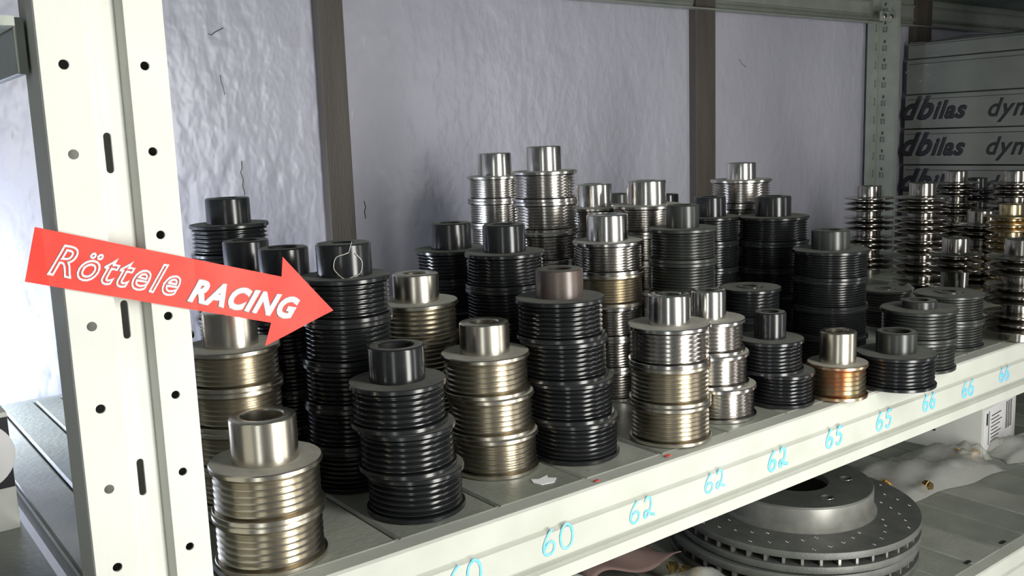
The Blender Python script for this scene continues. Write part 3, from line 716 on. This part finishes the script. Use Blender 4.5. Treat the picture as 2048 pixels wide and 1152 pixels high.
def fitting(loc, rz, s, label, flat=True):
    r = empty('brass_fitting', loc, rz); tag(r, label, 'fitting', 'brass fittings in plastic bags')
    ro = Matrix.Rotation(math.pi / 2, 4, 'Y')
    b = MB().lathe([(6.5 * s, -8 * s), (6.5 * s, 2 * s), (5 * s, 2.5 * s), (5 * s, 10 * s), (4.2 * s, 11 * s), (2.5 * s, 11 * s)], 24)
    b.v = [tuple(ro @ Vector(v)) for v in b.v]; b.build('barrel', M['brass'], r, loc=(0, 0, 8.6 * s), sharp=35)
    b = MB().lathe([(8.4 * s, -3 * s), (8.4 * s, 3 * s)], 6, smooth=False); b.v = [tuple(ro @ Vector(v)) for v in b.v]
    b.build('hex_collar', M['brass'], r, loc=(-2 * s, 0, 8.6 * s), bevel=0.5)
    return r
bag(1850, 950, -213, 190, 96, 24, math.radians(-8), 3, 'crumpled clear bag of brass parts behind the brake disc')
P = onz(1770, 985, -213); fitting((P.x, P.y, -212.4), 0.5, 1.0, 'brass fitting in the crumpled bag near the brake disc rim')
P = onz(1850, 985, -213); fitting((P.x, P.y, -212.4), 1.5, 0.9, 'brass fitting in the middle of the crumpled bag')
bag(1928, 922, -213, 62, 42, 22, math.radians(0), 5, 'small clear bag beside the white labelled carton')
P = onz(1915, 922, -213); fitting((P.x, P.y, -212.4), 0.1, 1.05, 'shiny brass fitting in the small bag beside the labelled carton')
P = onz(1948, 920, -213); fitting((P.x, P.y, -212.4), 0.7, 0.9, 'second brass fitting in the small bag, touching the carton side')
bag(2068, 905, -213, 120, 70, 26, math.radians(-30), 9, 'clear bag at the right edge of the lower shelf')
bg = bag_shape(125, 92, 34, 12).build('plastic_bag', M['bag'], loc=(602, 104, -213), fix=False); bg.rotation_euler.z = math.radians(-14)
tag(bg, 'clear bag of brass bolts left of the brake disc', 'bag')
for k, (px, py) in enumerate([(1345, 1130), (1372, 1138), (1392, 1146)]):
    P = onz(px, py, -192); r = empty('brass_bolt', (P.x, P.y, -212.2)); tag(r, ['brass bolt standing in the front bag, furthest from the brake disc', 'middle brass bolt of three in the front bag', 'brass bolt in the front bag next to the brake disc'][k], 'bolt', 'brass bolts in the front bag')
    MB().lathe([(3.4, 0), (3.4, 17)], 16).build('shank', M['brass'], r, sharp=35)
    MB().lathe([(6.2, 17), (6.2, 21.5), (5, 22.4), (0.01, 22.6)], 6, smooth=False).build('hex_head', M['brass'], r)
# brown-pink parcel paper and a white card under the front beam
def pf(u, v):
    x = 540 + 130 * u + 8 * math.sin(v * 6); y = 172 + 95 * v + 5 * math.sin(u * 7)
    return (x, y, -211 + 19 + 12 * math.sin(u * 4 + 0.6) * math.sin(v * 3 + 0.4) + 5 * math.sin(u * 9 + v * 6))
tag(sheet(24, 18, pf).build('wrapping_paper', M['pink'], fix=False), 'crumpled pinkish brown paper under the shelf edge', 'paper').modifiers.new('s', 'SOLIDIFY').thickness = 0.0008
c = empty('card_box', (525, 150, -213), 0.25); tag(c, 'small white card box at the bottom under the shelf edge', 'box')
MB().box(-46, 0, 0, 50, 0, 46).build('box_body', M['carton'], c, bevel=0.6)
MB().box(-45, -1, 0.5, 49.5, 46, 46.6).build('lid', M['white'], c)
for px, py in [(1935, 1125), (2005, 1085)]:
    P = onz(px, py, -213); q = MB().box(P.x - 5 - 99, P.x + 5 - 99, P.y - 2 + 24, P.y + 2 + 24, 0.1, 0.6).build('fixing_slot', M['dark'], r_low)

# ------------------------------------------------------------------ small things on the deck
def scrap(px, py, pts, m_, label, z=0.15, name='paper_scrap'):
    P = onz(px, py, 0); tag(MB().extrude_z([(P.x + x, P.y + y) for x, y in pts], z, z + 0.4).build(name, M[m_]), label, 'scrap')
scrap(1092, 962, [(-7, -4), (2, -6), (8, -1), (4, 3), (7, 7), (-2, 5), (-6, 8), (-9, 2)], 'white', 'torn white paper scrap between the steel and brown-hubbed stacks')
scrap(1193, 962, [(-1.6, -1), (1.4, -1.2), (2, 1), (-1, 1.4)], 'red', 'small red paint fleck at the edge before the brown-hubbed stack', name='paint_fleck')
scrap(1335, 912, [(-2.2, -1), (1.8, -1.6), (2.4, 1), (-1, 1.8)], 'red', 'small red paint fleck at the edge before the first 62 stack', name='paint_fleck')
# crumpled clear bag between the far stacks
bag(1790, 608, 0.2, 80, 46, 26, 0.3, 21, 'crumpled clear plastic between far dark stacks on the pulley shelf')
